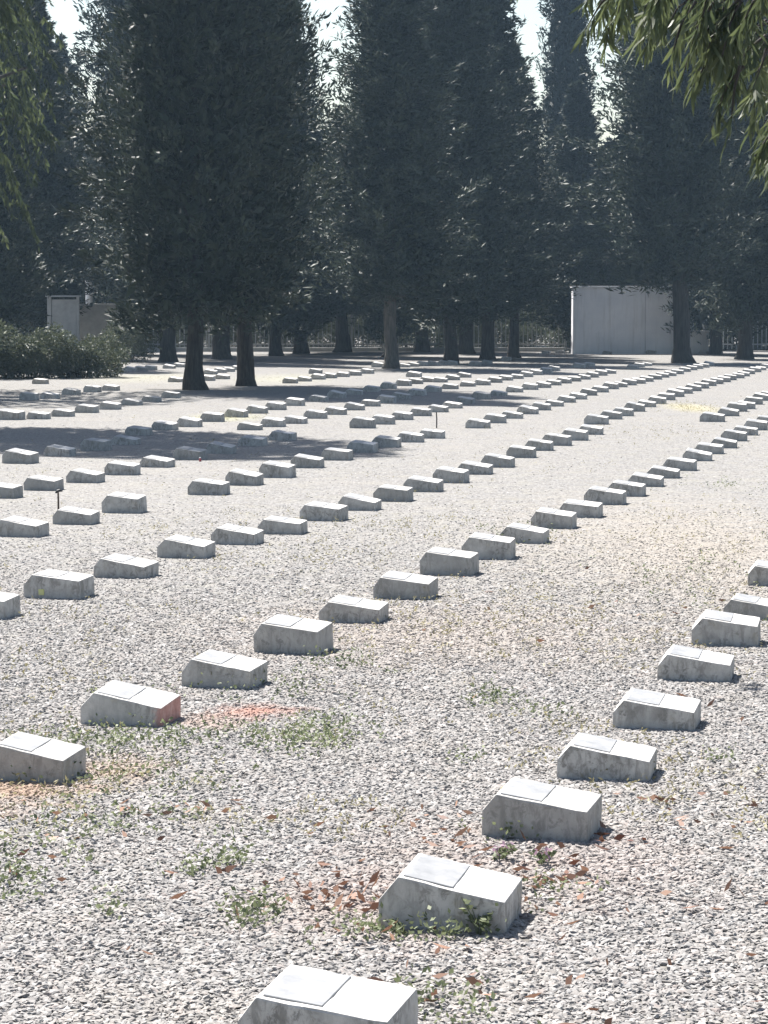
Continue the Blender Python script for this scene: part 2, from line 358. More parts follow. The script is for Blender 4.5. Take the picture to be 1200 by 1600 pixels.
def make_marker(ri, i, row, xl, xr, yb, red=False):
    g = G(xl, yb); px = F / g.y
    want = (xr - xl) / px          # metres shown
    s = want / (LB * .97 + WB * .243 * .8)
    s = max(.86, min(1.1, s))
    rz = ANG + rr_.uniform(-.05, .05)
    root = empty('grave_marker', (g.x, g.y, rr_.uniform(-.018, .004) if ri > 0 or i > 1 else 0), rz)
    root.rotation_euler = (.055 * min(1, yb and 1100 / yb) + rr_.uniform(-.022, .022), rr_.uniform(-.03, .04), rz)
    root.scale = (s, s, s * rr_.uniform(.97, 1.13))
    me, pm = VARS[rr_.randrange(len(VARS))]
    if red:
        me = me.copy(); me.materials.clear(); me.materials.append(M['concred'])
    b = link('body', me, None, root)
    if yb > 640: link('plaque', pm, None, root)
    lab = LOOK.get((ri, i)) or '%s grave marker, %s from the near end of %s' % ('concrete', ordinal(i), row)
    tag(root, lab, 'grave marker', 'low concrete grave markers set out in rows on the gravel')
    return root
MK = {}
for ri, (row, L_) in enumerate(ROWS):
    for i, (xl, xr, yb) in enumerate(L_):
        MK[ri, i] = make_marker(ri, i, row, xl, xr, yb, red=(ri, i) == (1, 1))
# small yellow tag on one marker
bm = bmesh.new(); add_box(bm, .10, .135, -.006, -.0005, .02, .055); bm_obj('tag', bm, M['tag'], MK[3, 1], .001)

# ------------------------------------------------------------------ scatter of leaves (vectorised)
def unit(v): return v / (np.linalg.norm(v, axis=-1, keepdims=True) + 1e-9)
def blades(P, D, Ln, Wd, droop=0.0, g=rng, fold=.25):
    """kite shaped leaves, 2 quads wide: base, left, tip, right with a folded midrib"""
    n = len(P); D = unit(D)
    S = unit(np.cross(D, g.normal(size=(n, 3)))); N = np.cross(S, D)
    Ln = np.broadcast_to(Ln, n)[:, None]; Wd = np.broadcast_to(Wd, n)[:, None]
    mid = P + D * Ln * .45 + N * Wd * fold; tip = P + D * Ln + np.array([0, 0, -1.]) * Ln * droop
    V = np.stack([P, mid - S * Wd * .5 - N * Wd * fold, tip, mid + S * Wd * .5 - N * Wd * fold], 1)
    Fc = np.arange(4 * n).reshape(n, 4)
    return V.reshape(-1, 3), Fc
def merge(parts):
    Vs, Fs, o = [], [], 0
    for V, Fc in parts: Vs.append(V); Fs.append(Fc + o); o += len(V)
    return np.concatenate(Vs), np.concatenate(Fs)

def cypress_crown(Hc, Rm, z0, nb, nl, seed, top_pow=.8, leaf=.2, core=.65):
    g = np.random.default_rng(seed)
    def prof(t): return Rm * (np.minimum(1, (t + .04) / .14) ** .7) * (1 - t * .97) ** top_pow
    t = g.uniform(0, 1, nb) ** .9; a = g.uniform(0, 2 * np.pi, nb)
    lump = np.array([1 + .8 * noise.noise(Vector((math.cos(q) * 1.3, math.sin(q) * 1.3, tt * 7 + seed))) + .75 * noise.noise(Vector((math.cos(q) * 3.5, math.sin(q) * 3.5, tt * 22 + seed))) for q, tt in zip(a, t)]) + g.normal(0, .13, nb)
    Rr = prof(t) * np.clip(lump, .45, 1.4)
    el = g.uniform(.1, .95, nb)
    d = np.stack([np.cos(a) * np.cos(el), np.sin(a) * np.cos(el), np.sin(el)], -1)
    root = np.stack([0 * a, 0 * a, z0 + t * Hc - Rr * .3], -1)
    s = g.uniform(.42, 1.05, (nb, nl)); 
    spread = (.05 + .22 * (1.05 - s)) * np.minimum(1, Rr[:, None] / 1.2)
    P = root[:, None] + d[:, None] * (Rr[:, None] / np.cos(el)[:, None] * s)[..., None] + g.normal(size=(nb, nl, 3)) * spread[..., None]
    P[..., 2] -= ((s - .5) ** 2 * .25 * Rr[:, None])
    D = d[:, None] * .9 + g.normal(size=(nb, nl, 3)) * .55 + np.array([0, 0, .25])
    P = P.reshape(-1, 3); D = D.reshape(-1, 3); n = len(P)
    P[:, 2] = np.maximum(P[:, 2], z0 - .5)
    parts = [blades(P, D, g.uniform(.6, 1.4, n) * leaf, g.uniform(.7, 1.4, n) * leaf * .26, .1, g)]
    # finer side sprays
    k = g.integers(0, n, n // 2)
    parts.append(blades(P[k] + g.normal(size=(len(k), 3)) * .04, unit(D[k]) + g.normal(size=(len(k), 3)) * .8, g.uniform(.4, .9, len(k)) * leaf, leaf * .16, .1, g))
    # inner foliage mass, added to block light through the crown
    if core:
        k = 9000; tt = g.uniform(.02, .97, k); aa = g.uniform(0, 2 * np.pi, k); rr = prof(tt) * core * g.uniform(0, 1.15, k) ** .6
        parts.append(blades(np.stack([np.cos(aa) * rr, np.sin(aa) * rr, z0 + tt * Hc], -1), g.normal(size=(k, 3)) + np.array([0, 0, .5]), g.uniform(.2, .4, k), g.uniform(.07, .15, k), .1, g))
    V, Fc = merge(parts)
    return np_mesh('crown', V, Fc, 4)
def trunk_mesh(h, r, seed, lean=(0, 0), limbs=10, n=12, z0=1.4, rc=1.6):
    g = random.Random(seed); bm = bmesh.new()
    N = 12; pts = []; rad = []
    for i in range(N + 1):
        f = i / N; pts.append((lean[0] * f * h + .05 * math.sin(3.1 * f + seed), lean[1] * f * h + .05 * math.cos(2.3 * f + seed), f * h - (.15 if i == 0 else 0)))
        rad.append(r * (1 - .85 * f) * (1.45 if i == 0 else 1.0 if i > 1 else 1.05))
    f1 = .3 / h; pts.insert(1, (lean[0] * .3, lean[1] * .3, .16)); rad.insert(1, r * 1.22)
    pts.insert(2, (lean[0] * .6, lean[1] * .6, .5)); rad.insert(2, r * 1.04); rad[0] = r * 1.7
    add_tube(bm, pts, rad, n)
    for k in range(limbs):
        f = (z0 + (h * .85 - z0) * (k + g.random()) / limbs) / h; a = g.uniform(0, 6.28); L = rc * (1 - f * .7) * g.uniform(.7, 1)
        b = Vector((lean[0] * f * h, lean[1] * f * h, f * h)); e = b + Vector((math.cos(a) * L, math.sin(a) * L, L * g.uniform(.2, .5)))
        m = (b + e) / 2 + Vector((0, 0, -.08 * L)); add_tube(bm, [b, m, e], [r * .28 * (1 - f * .5), r * .16, r * .05], 6)
    for v in bm.verts: v.co.x += noise.noise(v.co * 3 + Vector((seed, 0, 0))) * r * .22; v.co.y += noise.noise(v.co * 3 + Vector((0, seed, 5))) * r * .22
    bmesh.ops.recalc_face_normals(bm, faces=bm.faces[:])
    me = bpy.data.meshes.new('trunk'); bm.to_mesh(me); bm.free(); me.shade_smooth(); return me

CR = [cypress_crown(12.5, 2.0, 0, 620, 64, 11, .75), cypress_crown(12.5, 2.0, 0, 640, 64, 23, .6), cypress_crown(12.5, 2.0, 0, 600, 64, 37, .9)]
CRN = cypress_crown(13, 1.15, 0, 520, 60, 51, .45, .17, .8)           # narrow columnar
for m_ in CR: m_.materials.append(M['cyp'])
CRN.materials.append(M['cyp2'])
CRD = CR[1].copy(); CRD.materials.clear(); CRD.materials.append(M['cyp2'])

def tree(px, Y=None, yb=None, h=14, r=2.0, z0=1.6, tr=.16, var=0, name='cypress_tree', label='', lean=(0, 0), seed=0, group='cypress trees round the cemetery', mesh=None, bark='bark', rot=None):
    if yb: g = G(px, yb)
    else: g = AT(px, 480, Y); g.z = 0
    root = empty(name, (g.x, g.y, 0), 0)
    tr_me = trunk_mesh(h * .96, tr, seed + 1, lean, z0=z0, rc=r * .7); link('trunk', tr_me, M[bark], root)
    me = mesh or CR[var]; c = link('crown', me, None, root)
    c.location = (lean[0] * h * .5, lean[1] * h * .5, z0); hh = 13 if me is CRN else 12.5; rr = 1.15 if me is CRN else 2.0
    c.scale = (r / rr, r / rr, (h - z0) / hh); c.rotation_euler = (0, 0, rot if rot is not None else random.uniform(0, 6.28))
    tag(root, label, 'tree', group); return root

# front trees with trunks standing among the markers
tree(304, yb=609, h=15.5, r=2.2, z0=1.3, tr=.185, var=1, label='thick trunked cypress, left one of the two standing nearest among the markers', seed=1)
tree(384, yb=603, h=14.5, r=1.7, z0=1.35, tr=.165, var=1, label='cypress just right of the thickest trunk, right one of the nearest pair', seed=2)
tree(612, yb=576, h=12, r=2.3, z0=1.8, tr=.185, var=0, label='cypress with the pale straight trunk in the middle of the photo', seed=3, bark='bark2')
tree(705, yb=568, h=14.2, r=2.4, z0=1.3, tr=.19, var=2, label='cypress with dark trunk, next right of the pale trunk', seed=4)
tree(762, yb=562, h=12.8, r=2.2, z0=1.3, tr=.21, var=0, label='cypress with dark trunk, second right of the pale trunk', seed=5)
tree(803, yb=559, h=10.4, r=2.0, z0=1.7, tr=.17, var=2, label='cypress with slim trunk just left of the white wall', seed=6, lean=(-.02, 0))
tree(1066, yb=567, h=16, r=2.6, z0=2.3, tr=.26, var=0, label='leaning cypress whose dark trunk crosses the white wall', seed=7, lean=(-.055, 0))
# trees behind
back = [ (-40,74,15,2.4,1), (60,86,12,2.2,2), (150,100,6.6,1.9,1), (215,92,18,2.3,1), (262,80,16,2.1,0), (345,84,17,2.2,1), (430,90,15.5,1.9,1),
         (470,94,9.4,2.4,2), (536,97,8.6,2.6,2), (610,88,17,1.75,0), (660,98,14.2,2.3,1), (728,93,13.9,1.8,2), (900,97,10.0,2.2,2),
         (1008,97,16,1.4,2), (1040,108,19,2.2,1), (1120,92,16,2.2,1), (1165,84,15,2.0,0), (1235,90,16,2.4,1)]
bl = ['at the left edge behind the hedge', 'behind the grey pillar', 'tall one behind the pale pole', 'between hedge and the thick front trunk', 'just left of the thick front trunk',
      'seen between the two front trunks', 'just right of the two front trunks', 'low one left of the bright sky gap', 'low one under the bright sky gap', 'tall one just right of the bright sky gap',
      'right behind the pale trunk', 'tall one left of the columnar cypress', 'low one standing behind the white wall before the columnar cypress', 'right of the columnar cypress, above the wall',
      'tall one behind the leaning trunk', 'right of the leaning trunk before the fence', 'second from the right edge', 'at the right edge before the fence']
for k, (px, Y, h, r, v) in enumerate(back):
    tree(px, Y=Y, h=h, r=r, z0=.7 + .35 * (k % 3), tr=.2 + .03 * (k % 3), var=v, label='background cypress, ' + bl[k], seed=20 + k, mesh=CRD if v == 1 and k % 2 else None)
tree(884, Y=108, h=21, r=1.22, z0=1.5, tr=.2, name='columnar_cypress', label='narrow dark columnar cypress rising between two sky gaps behind the wall', seed=60, mesh=CRN)
tree(290, Y=112, h=19, r=2.6, z0=1.5, tr=.25, var=1, label='farthest tall cypress behind the pair of front trunks', seed=61, mesh=CRD)
tree(392, Y=116, h=19, r=2.3, z0=1.5, tr=.25, var=1, label='farthest tall cypress left of the bright sky gap', seed=62, mesh=CRD)
tree(-5, Y=112, h=19, r=2.0, z0=1.5, tr=.25, var=1, label='farthest tall cypress near the left edge', seed=63, mesh=CRD)
tree(620, Y=118, h=16.2, r=2.2, z0=1.5, tr=.25, var=1, label='farthest tall cypress behind the pale trunk', seed=64, mesh=CRD)
tree(748, Y=115, h=16.5, r=1.8, z0=1.5, tr=.25, var=1, label='farthest tall cypress left of the columnar one', seed=65, mesh=CRD)
tree(1180, Y=112, h=19, r=2.6, z0=1.5, tr=.25, var=1, label='farthest tall cypress near the right edge', seed=66, mesh=CRD)

for k, px in enumerate((-60, 90, 170, 240, 335, 470, 545, 690, 800, 960, 1080, 1140, 1230)):  # extra low cypresses, added to darken the strip behind the fence
    tree(px, Y=107 + 3 * (k % 3), h=8.5 + 2.2 * ((k * 5) % 3), r=2.3, z0=.5, tr=.2, var=k % 3, label='low dark cypress added for shade beyond the back fence, %s from the left' % ordinal(k), seed=80 + k, group='low cypresses added for shade beyond the fence', mesh=CRD if k % 2 else None)

# ------------------------------------------------------------------ eucalyptus trees (weeping long leaves)
def euc_crown(twigs, nleaf, ll, lw, seed, hang=.8, twig_list=None):
    """twigs: array of (start, end) ; leaves hang from the drooping twigs"""
    g = np.random.default_rng(seed); P = []; D = []
    for (a, b) in twigs:
        a = Vector(a); b = Vector(b); m = (a + b) / 2 + Vector((0, 0, .18 * (b - a).length))
        L = (b - a).length
        if twig_list is not None: twig_list.append((a, m, b))
        for s in g.uniform(.1, 1, nleaf):
            p = a * (1-s)**2 + m * 2 * s * (1-s) + b * s * s
            P.append(p); D.append(Vector((*g.normal(0, .45, 2), -hang + g.normal(0, .3))) + (b - a).normalized() * .5)
    P = np.array([tuple(p) for p in P]); D = np.array([tuple(d) for d in D]); n = len(P)
    # two segment curved leaf -> 2 kites
    D = unit(D); Ln = g.uniform(.65, 1.25, n) * ll; W = g.uniform(.8, 1.3, n) * lw
    S = unit(np.cross(D, g.normal(size=(n, 3)))); N = np.cross(S, D); curl = g.uniform(-.25, .25, n)[:, None]
    q = lambda f, w, c: (P + D * (Ln * f)[:, None] + S * (W * w)[:, None] + N * (Ln[:, None] * curl * c))
    V = np.stack([q(0, 0, 0), q(.28, -.5, .35), q(.28, .5, .35), q(.65, -.42, .5), q(.65, .42, .5), q(1, 0, 0.1)], 1).reshape(-1, 3)
    b0 = (np.arange(n) * 6)[:, None]
    Fc = np.concatenate([b0 + np.array([[0, 1, 2, 2]]) , b0 + np.array([[1, 3, 4, 2]]), b0 + np.array([[3, 5, 4, 4]])])
    # write degenerate quads as triangles
    me = bpy.data.meshes.new('foliage')
    tris = np.concatenate([b0 + np.array([[0, 1, 2]]), b0 + np.array([[1, 3, 4]]), b0 + np.array([[1, 4, 2]]), b0 + np.array([[3, 5, 4]])])
    me = np_mesh('foliage', V, tris, 3)
    return me
def eucalyptus(base, h, r, twigs, nleaf, ll, lw, seed, label, limbs):
    root = empty('eucalyptus_tree', base, 0); bm = bmesh.new(); B = Vector(base)
    add_tube(bm, [(0,0,-.2), (.1,.05,h*.3), (-.1,.15,h*.6), (.05,0,h)], [r*1.3, r, r*.7, r*.25], 14)
    for (e, z) in limbs:
        s = Vector((0, .05, z)); e = Vector(e) - B; m = (s + e) / 2 + Vector((0, 0, .12 * (e - s).length))
        add_tube(bm, [s, m, e], [r*.4, r*.25, r*.09], 8)
    bm_obj('trunk', bm, M['bark2'], root, smooth=True)
    tw = [(Vector(a) - B, Vector(b) - B) for a, b in twigs]
    tl = []
    me = euc_crown(tw, nleaf, ll, lw, seed, twig_list=tl)
    link('foliage', me, M['euc'], root)
    for (a, m, b) in (tl if len(tl) < 130 else tl[::25]):
        bm = bmesh.new(); add_tube(bm, [a, m, b], [.011 * ll / .15, .007 * ll / .15, .0025 * ll / .15], 5); bm_obj('twig', bm, M['bark'], root)
    tag(root, label, 'tree'); return root
# near tree overhanging the top right corner: trunk outside the frame on the right
g = random.Random(5); tw = []; ends = []
def sprig(px, py, Y, n=3, L=.5, sx=-.4):
    e = AT(px, py, Y)
    for k in range(n):
        a = e + Vector((g.uniform(-.1, .12), g.uniform(-.3, .3), g.uniform(-.02, .1)))
        tw.append((a, a + Vector((sx * L * g.uniform(.3, 1.1), g.uniform(-.3, .3) * L, -L * g.uniform(.35, .8)))))
for (px, py, n, L) in [(985,-45,2,.22),(1030,-40,3,.3),(1070,-30,4,.35),(1165,95,4,.4),(1150,0,4,.38),(1190,40,4,.4),(1215,90,4,.42),(1225,140,5,.42),(1215,185,3,.3),(1235,200,4,.35),(965,-20,4,.3),(1000,-10,5,.38),(1035,-15,6,.42),(1075,0,6,.42),(1110,10,6,.42),(1145,20,6,.42),(1175,10,6,.42),(1205,50,6,.42),(1180,90,3,.35),(1228,235,6,.28),(760,-60,2,.14),(710,-62,2,.12),(830,-60,2,.12)]:
    sprig(px, py, g.uniform(11.5, 14), n, L)
limbs = [(AT(1240, 60, 12.5), 2.6), (AT(1230, -60, 13), 3.2), (AT(1000, -140, 13), 3.6), (AT(720, -160, 13), 3.9), (AT(1260, 160, 12), 2.4)]
eucalyptus((4.6, 13.2, 0), 9, .2, tw, 26, .13, .016, 9, 'near eucalyptus with long hanging leaves over the top right corner', limbs)
# left tree: trunk left of the frame, its crown hangs into the left edge
def big_euc(base, h, z0, R_, n, seed, label, ll=.17, lw=.04, nleaf=32, squash=1.0):
    g = random.Random(seed); tw = []; limbs = []
    B = Vector(base)
    for k in range(n):
        t = g.random(); a = g.uniform(0, 6.28); rr = R_ * math.sqrt(max(0.05, 1 - (2*t-1)**2)) * (g.random() ** .45)
        p = B + Vector((math.cos(a) * rr, math.sin(a) * rr * squash, z0 + t * (h - z0)))
        tw.append((p, p + Vector((math.cos(a) * .5, math.sin(a) * .5, -g.uniform(.4, 1.2)))))
        if k % 22 == 0: limbs.append((p, max(2.5, z0 * .8 + t * (h - z0) * .6)))
    return eucalyptus(base, h * .92, .26, tw, nleaf, ll, lw, seed, label, limbs)
big_euc((-7.5, 38.0, 0), 16.5, 5.2, 2.75, 2800, 4, 'tall eucalyptus beyond the left edge, its grey green crown hanging into view', squash=.6)
big_euc((-10.7, 52, 0), 13, 1.6, 3.9, 1500, 8, 'low hanging eucalyptus at the left edge above the hedge')

# ------------------------------------------------------------------ shrubs and hedge
def bush_mesh(w, d, h, n, seed, leaf=.09, tall=False):
    g = np.random.default_rng(seed)
    c = np.stack([g.uniform(-w/2, w/2, 40), g.uniform(-d/2, d/2, 40), g.uniform(.15, .82, 40) * h * g.uniform(.75, 1.0, 40)], -1)
    k = g.integers(0, 40, n); v = unit(g.normal(size=(n, 3))); rad = g.uniform(.5, 1, n)[:, None] * np.array([[.22, .22, .2]]) * max(.8, h)
    P = c[k] + v * rad; P[:, 2] = np.clip(P[:, 2], .02, None)
    D = v + g.normal(size=(n, 3)) * .6 + np.array([0, 0, .9 if tall else .3])
    V, Fc = blades(P, D, g.uniform(.6, 1.4, n) * leaf * (2 if tall else 1), g.uniform(.7, 1.3, n) * leaf * (.25 if tall else .5), .1, g)
    return np_mesh('foliage', V, Fc, 4)
def bush(loc, me, label, cat='shrub', name='shrub', group=None, s=1, rz=0):
    root = empty(name, loc, rz); root.scale = (s, s, s)
    link('foliage', me, M['bush'], root)
    bm = bmesh.new()
    for k in range(5): add_tube(bm, [(0.05*k-.1, 0, -.05), ((k-2)*.12, .03*k, .5)], [.02, .01], 5)
    bm_obj('stem', bm, M['bark'], root); tag(root, label, cat, group); return root
BM_ = [bush_mesh(2.6, 1.1, 1.5, 10000, 71), bush_mesh(2.4, 1.2, 1.9, 6500, 72, .11, True), bush_mesh(1.8, 1.2, 2.3, 7000, 73, .1)]
hb = G(20, 592)
for k in range(3):
    bush((hb.x - 1.0 + k * 1.25, hb.y + .5 * k, 0), BM_[0], ['leafy hedge shrub at the left edge of the lawn of graves', 'leafy hedge shrub below the grey pillar', 'leafy hedge shrub, rightmost of the three under the pillar'][k], group='hedge shrubs at the left', rz=.2 * k, s=(1, .92, .8)[k])
b = bush(tuple(G(203, 566)), BM_[2], 'small shrub with bright leaves right of the pillar', s=.62)
for k in range(22):
    px = -60 + k * 63
    if 885 < px < 1060: continue
    g0 = AT(px, 480, 101 + (k % 3)); 
    bush((g0.x, g0.y, 0), BM_[1 + k % 2], 'wild shrub behind the picket fence, %s from the left' % ordinal(k), group='shrubs behind the fence', s=.95 + .2 * ((k * 7) % 5) / 5, rz=k)

# ------------------------------------------------------------------ fence
def fence(x0px, x1px, Y, label, h=1.95):
    xa = AT(x0px, 480, Y).x; xb = AT(x1px, 480, Y).x
    root = empty('picket_fence', ((xa + xb) / 2, Y, 0)); W = xb - xa; n = max(1, round(W / 2.6)); pw = W / n
    for i in range(n):
        cx = -W / 2 + pw * i; bm = bmesh.new()
        add_box(bm, cx + .05, cx + pw - .05, -.02, .02, .25, .31); add_box(bm, cx + .05, cx + pw - .05, -.02, .02, h - .32, h - .26)
        m = int((pw - .1) / .16)
        for k in range(m):
            x = cx + .1 + k * (pw - .2) / (m - 1)
            add_box(bm, x - .017, x + .017, -.045, -.022, .1, h - .03 - .0 * k)
            vs = bm.verts[-4:] if False else None
        bm_obj('picket_panel', bm, M['iron'], root)
    for i in range(n + 1):
        bm = bmesh.new(); add_box(bm, -.045, .045, -.045, .045, -.05, h + .05); p = bm_obj('post', bm, M['iron'], root, .008); p.location = (-W / 2 + pw * i, 0, 0)
    tag(root, label, 'fence', 'picket fences along the back')
fence(-120, 884, 98.5, 'light picket fence running behind the trunks left of the white wall')
fence(1100, 1330, 98.5, 'light picket fence right of the white wall')
bm = bmesh.new(); xa = AT(-120, 480, 98.5).x; xb = AT(884, 480, 98.5).x
add_box(bm, xa, xb, 98.35, 98.65, -.05, .16); tag(bm_obj('kerb_wall', bm, M['wallconc'], None, .01), 'low concrete kerb under the left picket fence', 'kerb')

# ------------------------------------------------------------------ white wall
p0 = AT(895, 552, 93.0); x0 = p0.x; x1 = AT(1056, 552, 93.0).x; wt = AT(960, 447, 93).z
root = empty('white_wall', ((x0 + x1) / 2, 93, 0)); W = x1 - x0
bm = bmesh.new(); add_box(bm, -W/2, W*.20, 0, .9, -.1, wt - .06); bm_obj('wall_panel', bm, M['white'], root, .015)
bm = bmesh.new(); add_box(bm, W*.20 + .012, W/2, .004, .9, -.1, wt - .06); bm_obj('wall_panel', bm, M['white'], root, .015)
bm = bmesh.new(); add_box(bm, -W/2 - .04, W/2 + .04, -.05, .95, wt - .058, wt); bm_obj('coping', bm, M['white'], root, .01)
tag(root, 'large plain white rendered wall behind the leaning trunk', 'wall')
pa = AT(1066, 480, 94.5); pb = AT(1084, 480, 94.5); bm = bmesh.new()
add_box(bm, pa.x, pb.x, 94.4, 94.9, -.1, AT(1060, 443, 94.5).z); add_box(bm, pa.x - .03, pb.x + .03, 94.37, 94.93, AT(1060, 443, 94.5).z + .002, AT(1060, 443, 94.5).z + .06)
tag(bm_obj('gate_pillar', bm, M['white'], None, .01), 'slim white pillar just right of the leaning trunk', 'pillar')
pa = AT(1072, 480, 93); pb = AT(1106, 480, 93); zt = AT(1080, 519, 93).z; bm = bmesh.new()
add_box(bm, pa.x, pb.x, 92.7, 93.3, -.05, zt); add_box(bm, pa.x - .03, pb.x + .03, 92.67, 93.33, zt + .002, zt + .06)
tag(bm_obj('low_plinth', bm, M['white'], None, .01), 'low white plinth at the foot of the slim pillar', 'plinth')

# ------------------------------------------------------------------ left pillar, pole, low wall
Yp = 84.; zt = AT(90, 464, Yp).z; pa = AT(74, 480, Yp).x; pb = AT(124, 480, Yp).x; w = pb - pa
root = empty('information_board', ((pa + pb) / 2, Yp, 0))
bm = bmesh.new(); add_box(bm, -w/2 + .14, w/2 - .1, -.03, .03, .35, zt - .08); bm_obj('panel', bm, M['wallconc'], root, .006)
for s, ww in ((-1, .13), (1, .09)):
    bm = bmesh.new(); xx = s * w / 2; add_box(bm, min(xx, xx - s * ww), max(xx, xx - s * ww), -.07, .07, -.05, zt); bm_obj('post', bm, M['wallconc'], root, .01)
bm = bmesh.new(); add_box(bm, -w/2 - .05, w/2 + .05, -.12, .12, zt + .002, zt + .05); bm_obj('cap', bm, M['wallconc'], root, .008)
tag(root, 'grey panel between two pale posts above the hedge at the left', 'board')
a = AT(139, 421, 92); bm = bmesh.new(); add_tube(bm, [(0,0,-.1), (0,0,a.z)], [.13, .13], 14); add_tube(bm, [(0,0,a.z), (0,0,a.z+.06)], [.16, .15], 14)
o = bm_obj('white_pole', bm, M['white']); o.location = (a.x, 92, 0); tag(o, 'white round pole rising behind the grey panel', 'pole')
pa = AT(124, 480, 88).x; pb = AT(186, 480, 88).x; zt = AT(150, 478, 88).z; bm = bmesh.new(); add_box(bm, pa, pb, 87.9, 88.2, -.1, zt); add_box(bm, pa-.03, pb+.03, 87.86, 88.24, zt+.002, zt+.07)
tag(bm_obj('low_wall', bm, M['wallconc'], None, .01), 'low grey wall just right of the grey panel', 'wall')

# ------------------------------------------------------------------ stakes, candle
g1 = G(91, 797); ht = (797 - 768) / F * g1.y; root = empty('metal_stake', g1)
bm = bmesh.new(); add_tube(bm, [(0,0,-.1), (.002,0,ht*.5), (0,0,ht)], [.008,.008,.007], 8); bm_obj('rod', bm, M['rust'], root)
bm = bmesh.new(); add_tube(bm, [(-.022,0,ht-.012), (-.005,0,ht+.004), (.015,0,ht+.01),(.038,0,ht+.006)], [.006,.013,.012,.005], 8); bm_obj('hook', bm, M['black'], root)
tag(root, 'dark metal stake with bent top behind a marker at the left', 'stake')
g1 = G(682, 669); ht = (671 - 646) / F * g1.y; bm = bmesh.new(); add_tube(bm, [(0,0,-.1), (.004,0,ht*.6), (-.003,0,ht)], [.010,.009,.008], 8)
o = bm_obj('wooden_stake', bm, M['bark']); o.location = g1; tag(o, 'thin stick standing between two rows at the centre', 'stake')
g1 = G(313, 721) + Vector((0, -.02, 0)); root = empty('candle_lantern', g1)
bm = bmesh.new(); add_tube(bm, [(0,0,-.005),(0,0,.03),(0,0,.036)], [.013,.014,.011], 12); bm_obj('glass', bm, M['red'], root)
bm = bmesh.new(); add_tube(bm, [(0,0,.0365),(0,0,.042),(0,0,.047)], [.0125,.012,.004], 12); bm_obj('lid', bm, M['iron'], root)
tag(root, 'small red candle lantern at the corner of a pale marker', 'lantern')

# ------------------------------------------------------------------ weeds, dry grass, fallen leaves
def patch_points(patches, seed, k=1):
    g = np.random.default_rng(seed); P = []
    for (px, py, rx, ry, n) in patches:      # centre pixel, radii in metres, count
        c = G(px, py); n = int(n * k); a = g.normal(size=(n, 2)) * .62
        P.append(np.stack([c.x + a[:, 0] * rx, c.y + a[:, 1] * ry, np.zeros(n)], -1))
    return np.concatenate(P)
def tufts(P, per, ll, lw, seed, up=.8, h=.03):
    g = np.random.default_rng(seed); n = len(P)
    Q = np.repeat(P, per, 0) + g.normal(size=(n * per, 3)) * np.array([.02, .02, 0]); Q[:, 2] = np.abs(g.normal(0, h, n * per)) + .004
    D = g.normal(size=(n * per, 3)); D[:, 2] = np.abs(D[:, 2]) * .4 + up
    D[:, 2] *= g.uniform(.2, 1, n * per)
    return blades(Q, D, g.uniform(.6, 1.4, n * per) * ll, g.uniform(.7, 1.3, n * per) * lw, 0, g)
wp = [(190,1165,.42,.30,150),(330,1150,.35,.3,40),(250,1100,.3,.25,30),(430,1080,.25,.3,35),(465,1160,.2,.28,90),(510,1150,.14,.3,60),(770,1097,.1,.2,45),(860,1120,.12,.15,14),(370,1352,.045,.06,26),(400,1435,.09,.13,45),(310,1365,.05,.07,16),(170,1430,.05,.06,10),
      (15,1390,.12,.18,40),(60,1310,.3,.4,50),(210,1290,.3,.3,50),(200,1220,.35,.4,60),(535,1040,.15,.25,35),(1120,1190,.06,.08,10),(740,1190,.1,.1,10),(620,1460,.15,.06,22),(690,1470,.12,.05,18),(550,1470,.12,.07,18),(790,1310,.15,.06,20),(870,1400,.1,.15,16),(700,1590,.12,.15,25),(660,1560,.05,.1,12),(1100,905,.6,1.6,70),(790,840,.3,.9,40),(1140,760,.3,.8,30)]
V, Fc = tufts(patch_points(wp, 1, .75), 6, .018, .011, 2)
tag(link('weeds', np_mesh('weeds', V, Fc, 4), M['weed']), 'low green clover like weeds growing through the gravel', 'weeds', kind='stuff')
g = np.random.default_rng(44)
yy = 1 / g.uniform(1/60, 1/7.5, 1500); xx = g.uniform(-.17, .17, 1500) * yy
bgp = np.stack([xx, yy, 0 * xx], -1)
keep = np.array([noise.noise(Vector((p[0] * .9, p[1] * .5, 3))) > .02 for p in bgp]); bgp = bgp[keep]
dp = [(1080,637,.5,2.4,160),(350,652,.5,1.5,80),(690,985,1.0,1.6,120),(440,592,1.2,4,60),(230,590,1.4,5,60),(1050,680,1.5,3,80),(1100,850,1.2,3.5,120),(480,870,.5,.9,60),(240,835,.25,.6,20),(880,960,.6,1.0,50),(620,830,.6,1.2,50),(130,1230,.4,.4,60),(860,1140,.3,.4,20),(400,820,.6,1.5,40)]
V, Fc = tufts(np.concatenate([patch_points(dp, 5), bgp]), 6, .020, .008, 6, .8, .018)
tag(link('dry_grass', np_mesh('dry_grass', V, Fc, 4), M['straw']), 'thin yellowish dry grass tufts scattered over the gravel', 'grass', kind='stuff')
lp = [(560,1400,.14,.25,34),(500,1430,.22,.25,34),(860,1400,.16,.35,40),(900,1340,.25,.35,26),(660,1290,.25,.3,22),(1040,1255,.3,.15,16),(1100,1290,.15,.2,12),(290,1275,.25,.15,14),(150,1350,.4,.5,14),(240,1495,.06,.06,2),(1000,1500,.5,.6,16),(740,1340,.1,.2,10),(700,1540,.2,.2,14),(1080,1120,.5,.6,12),(100,1290,.3,.25,12),(850,950,1.2,2,20),(1120,1400,.3,.4,10),(600,1560,.5,.3,8)]
P = patch_points(lp, 9); g = np.random.default_rng(12); n = len(P); P[:, 2] = g.uniform(.012, .024, n)
D = g.normal(size=(n, 3)); D[:, 2] *= .35
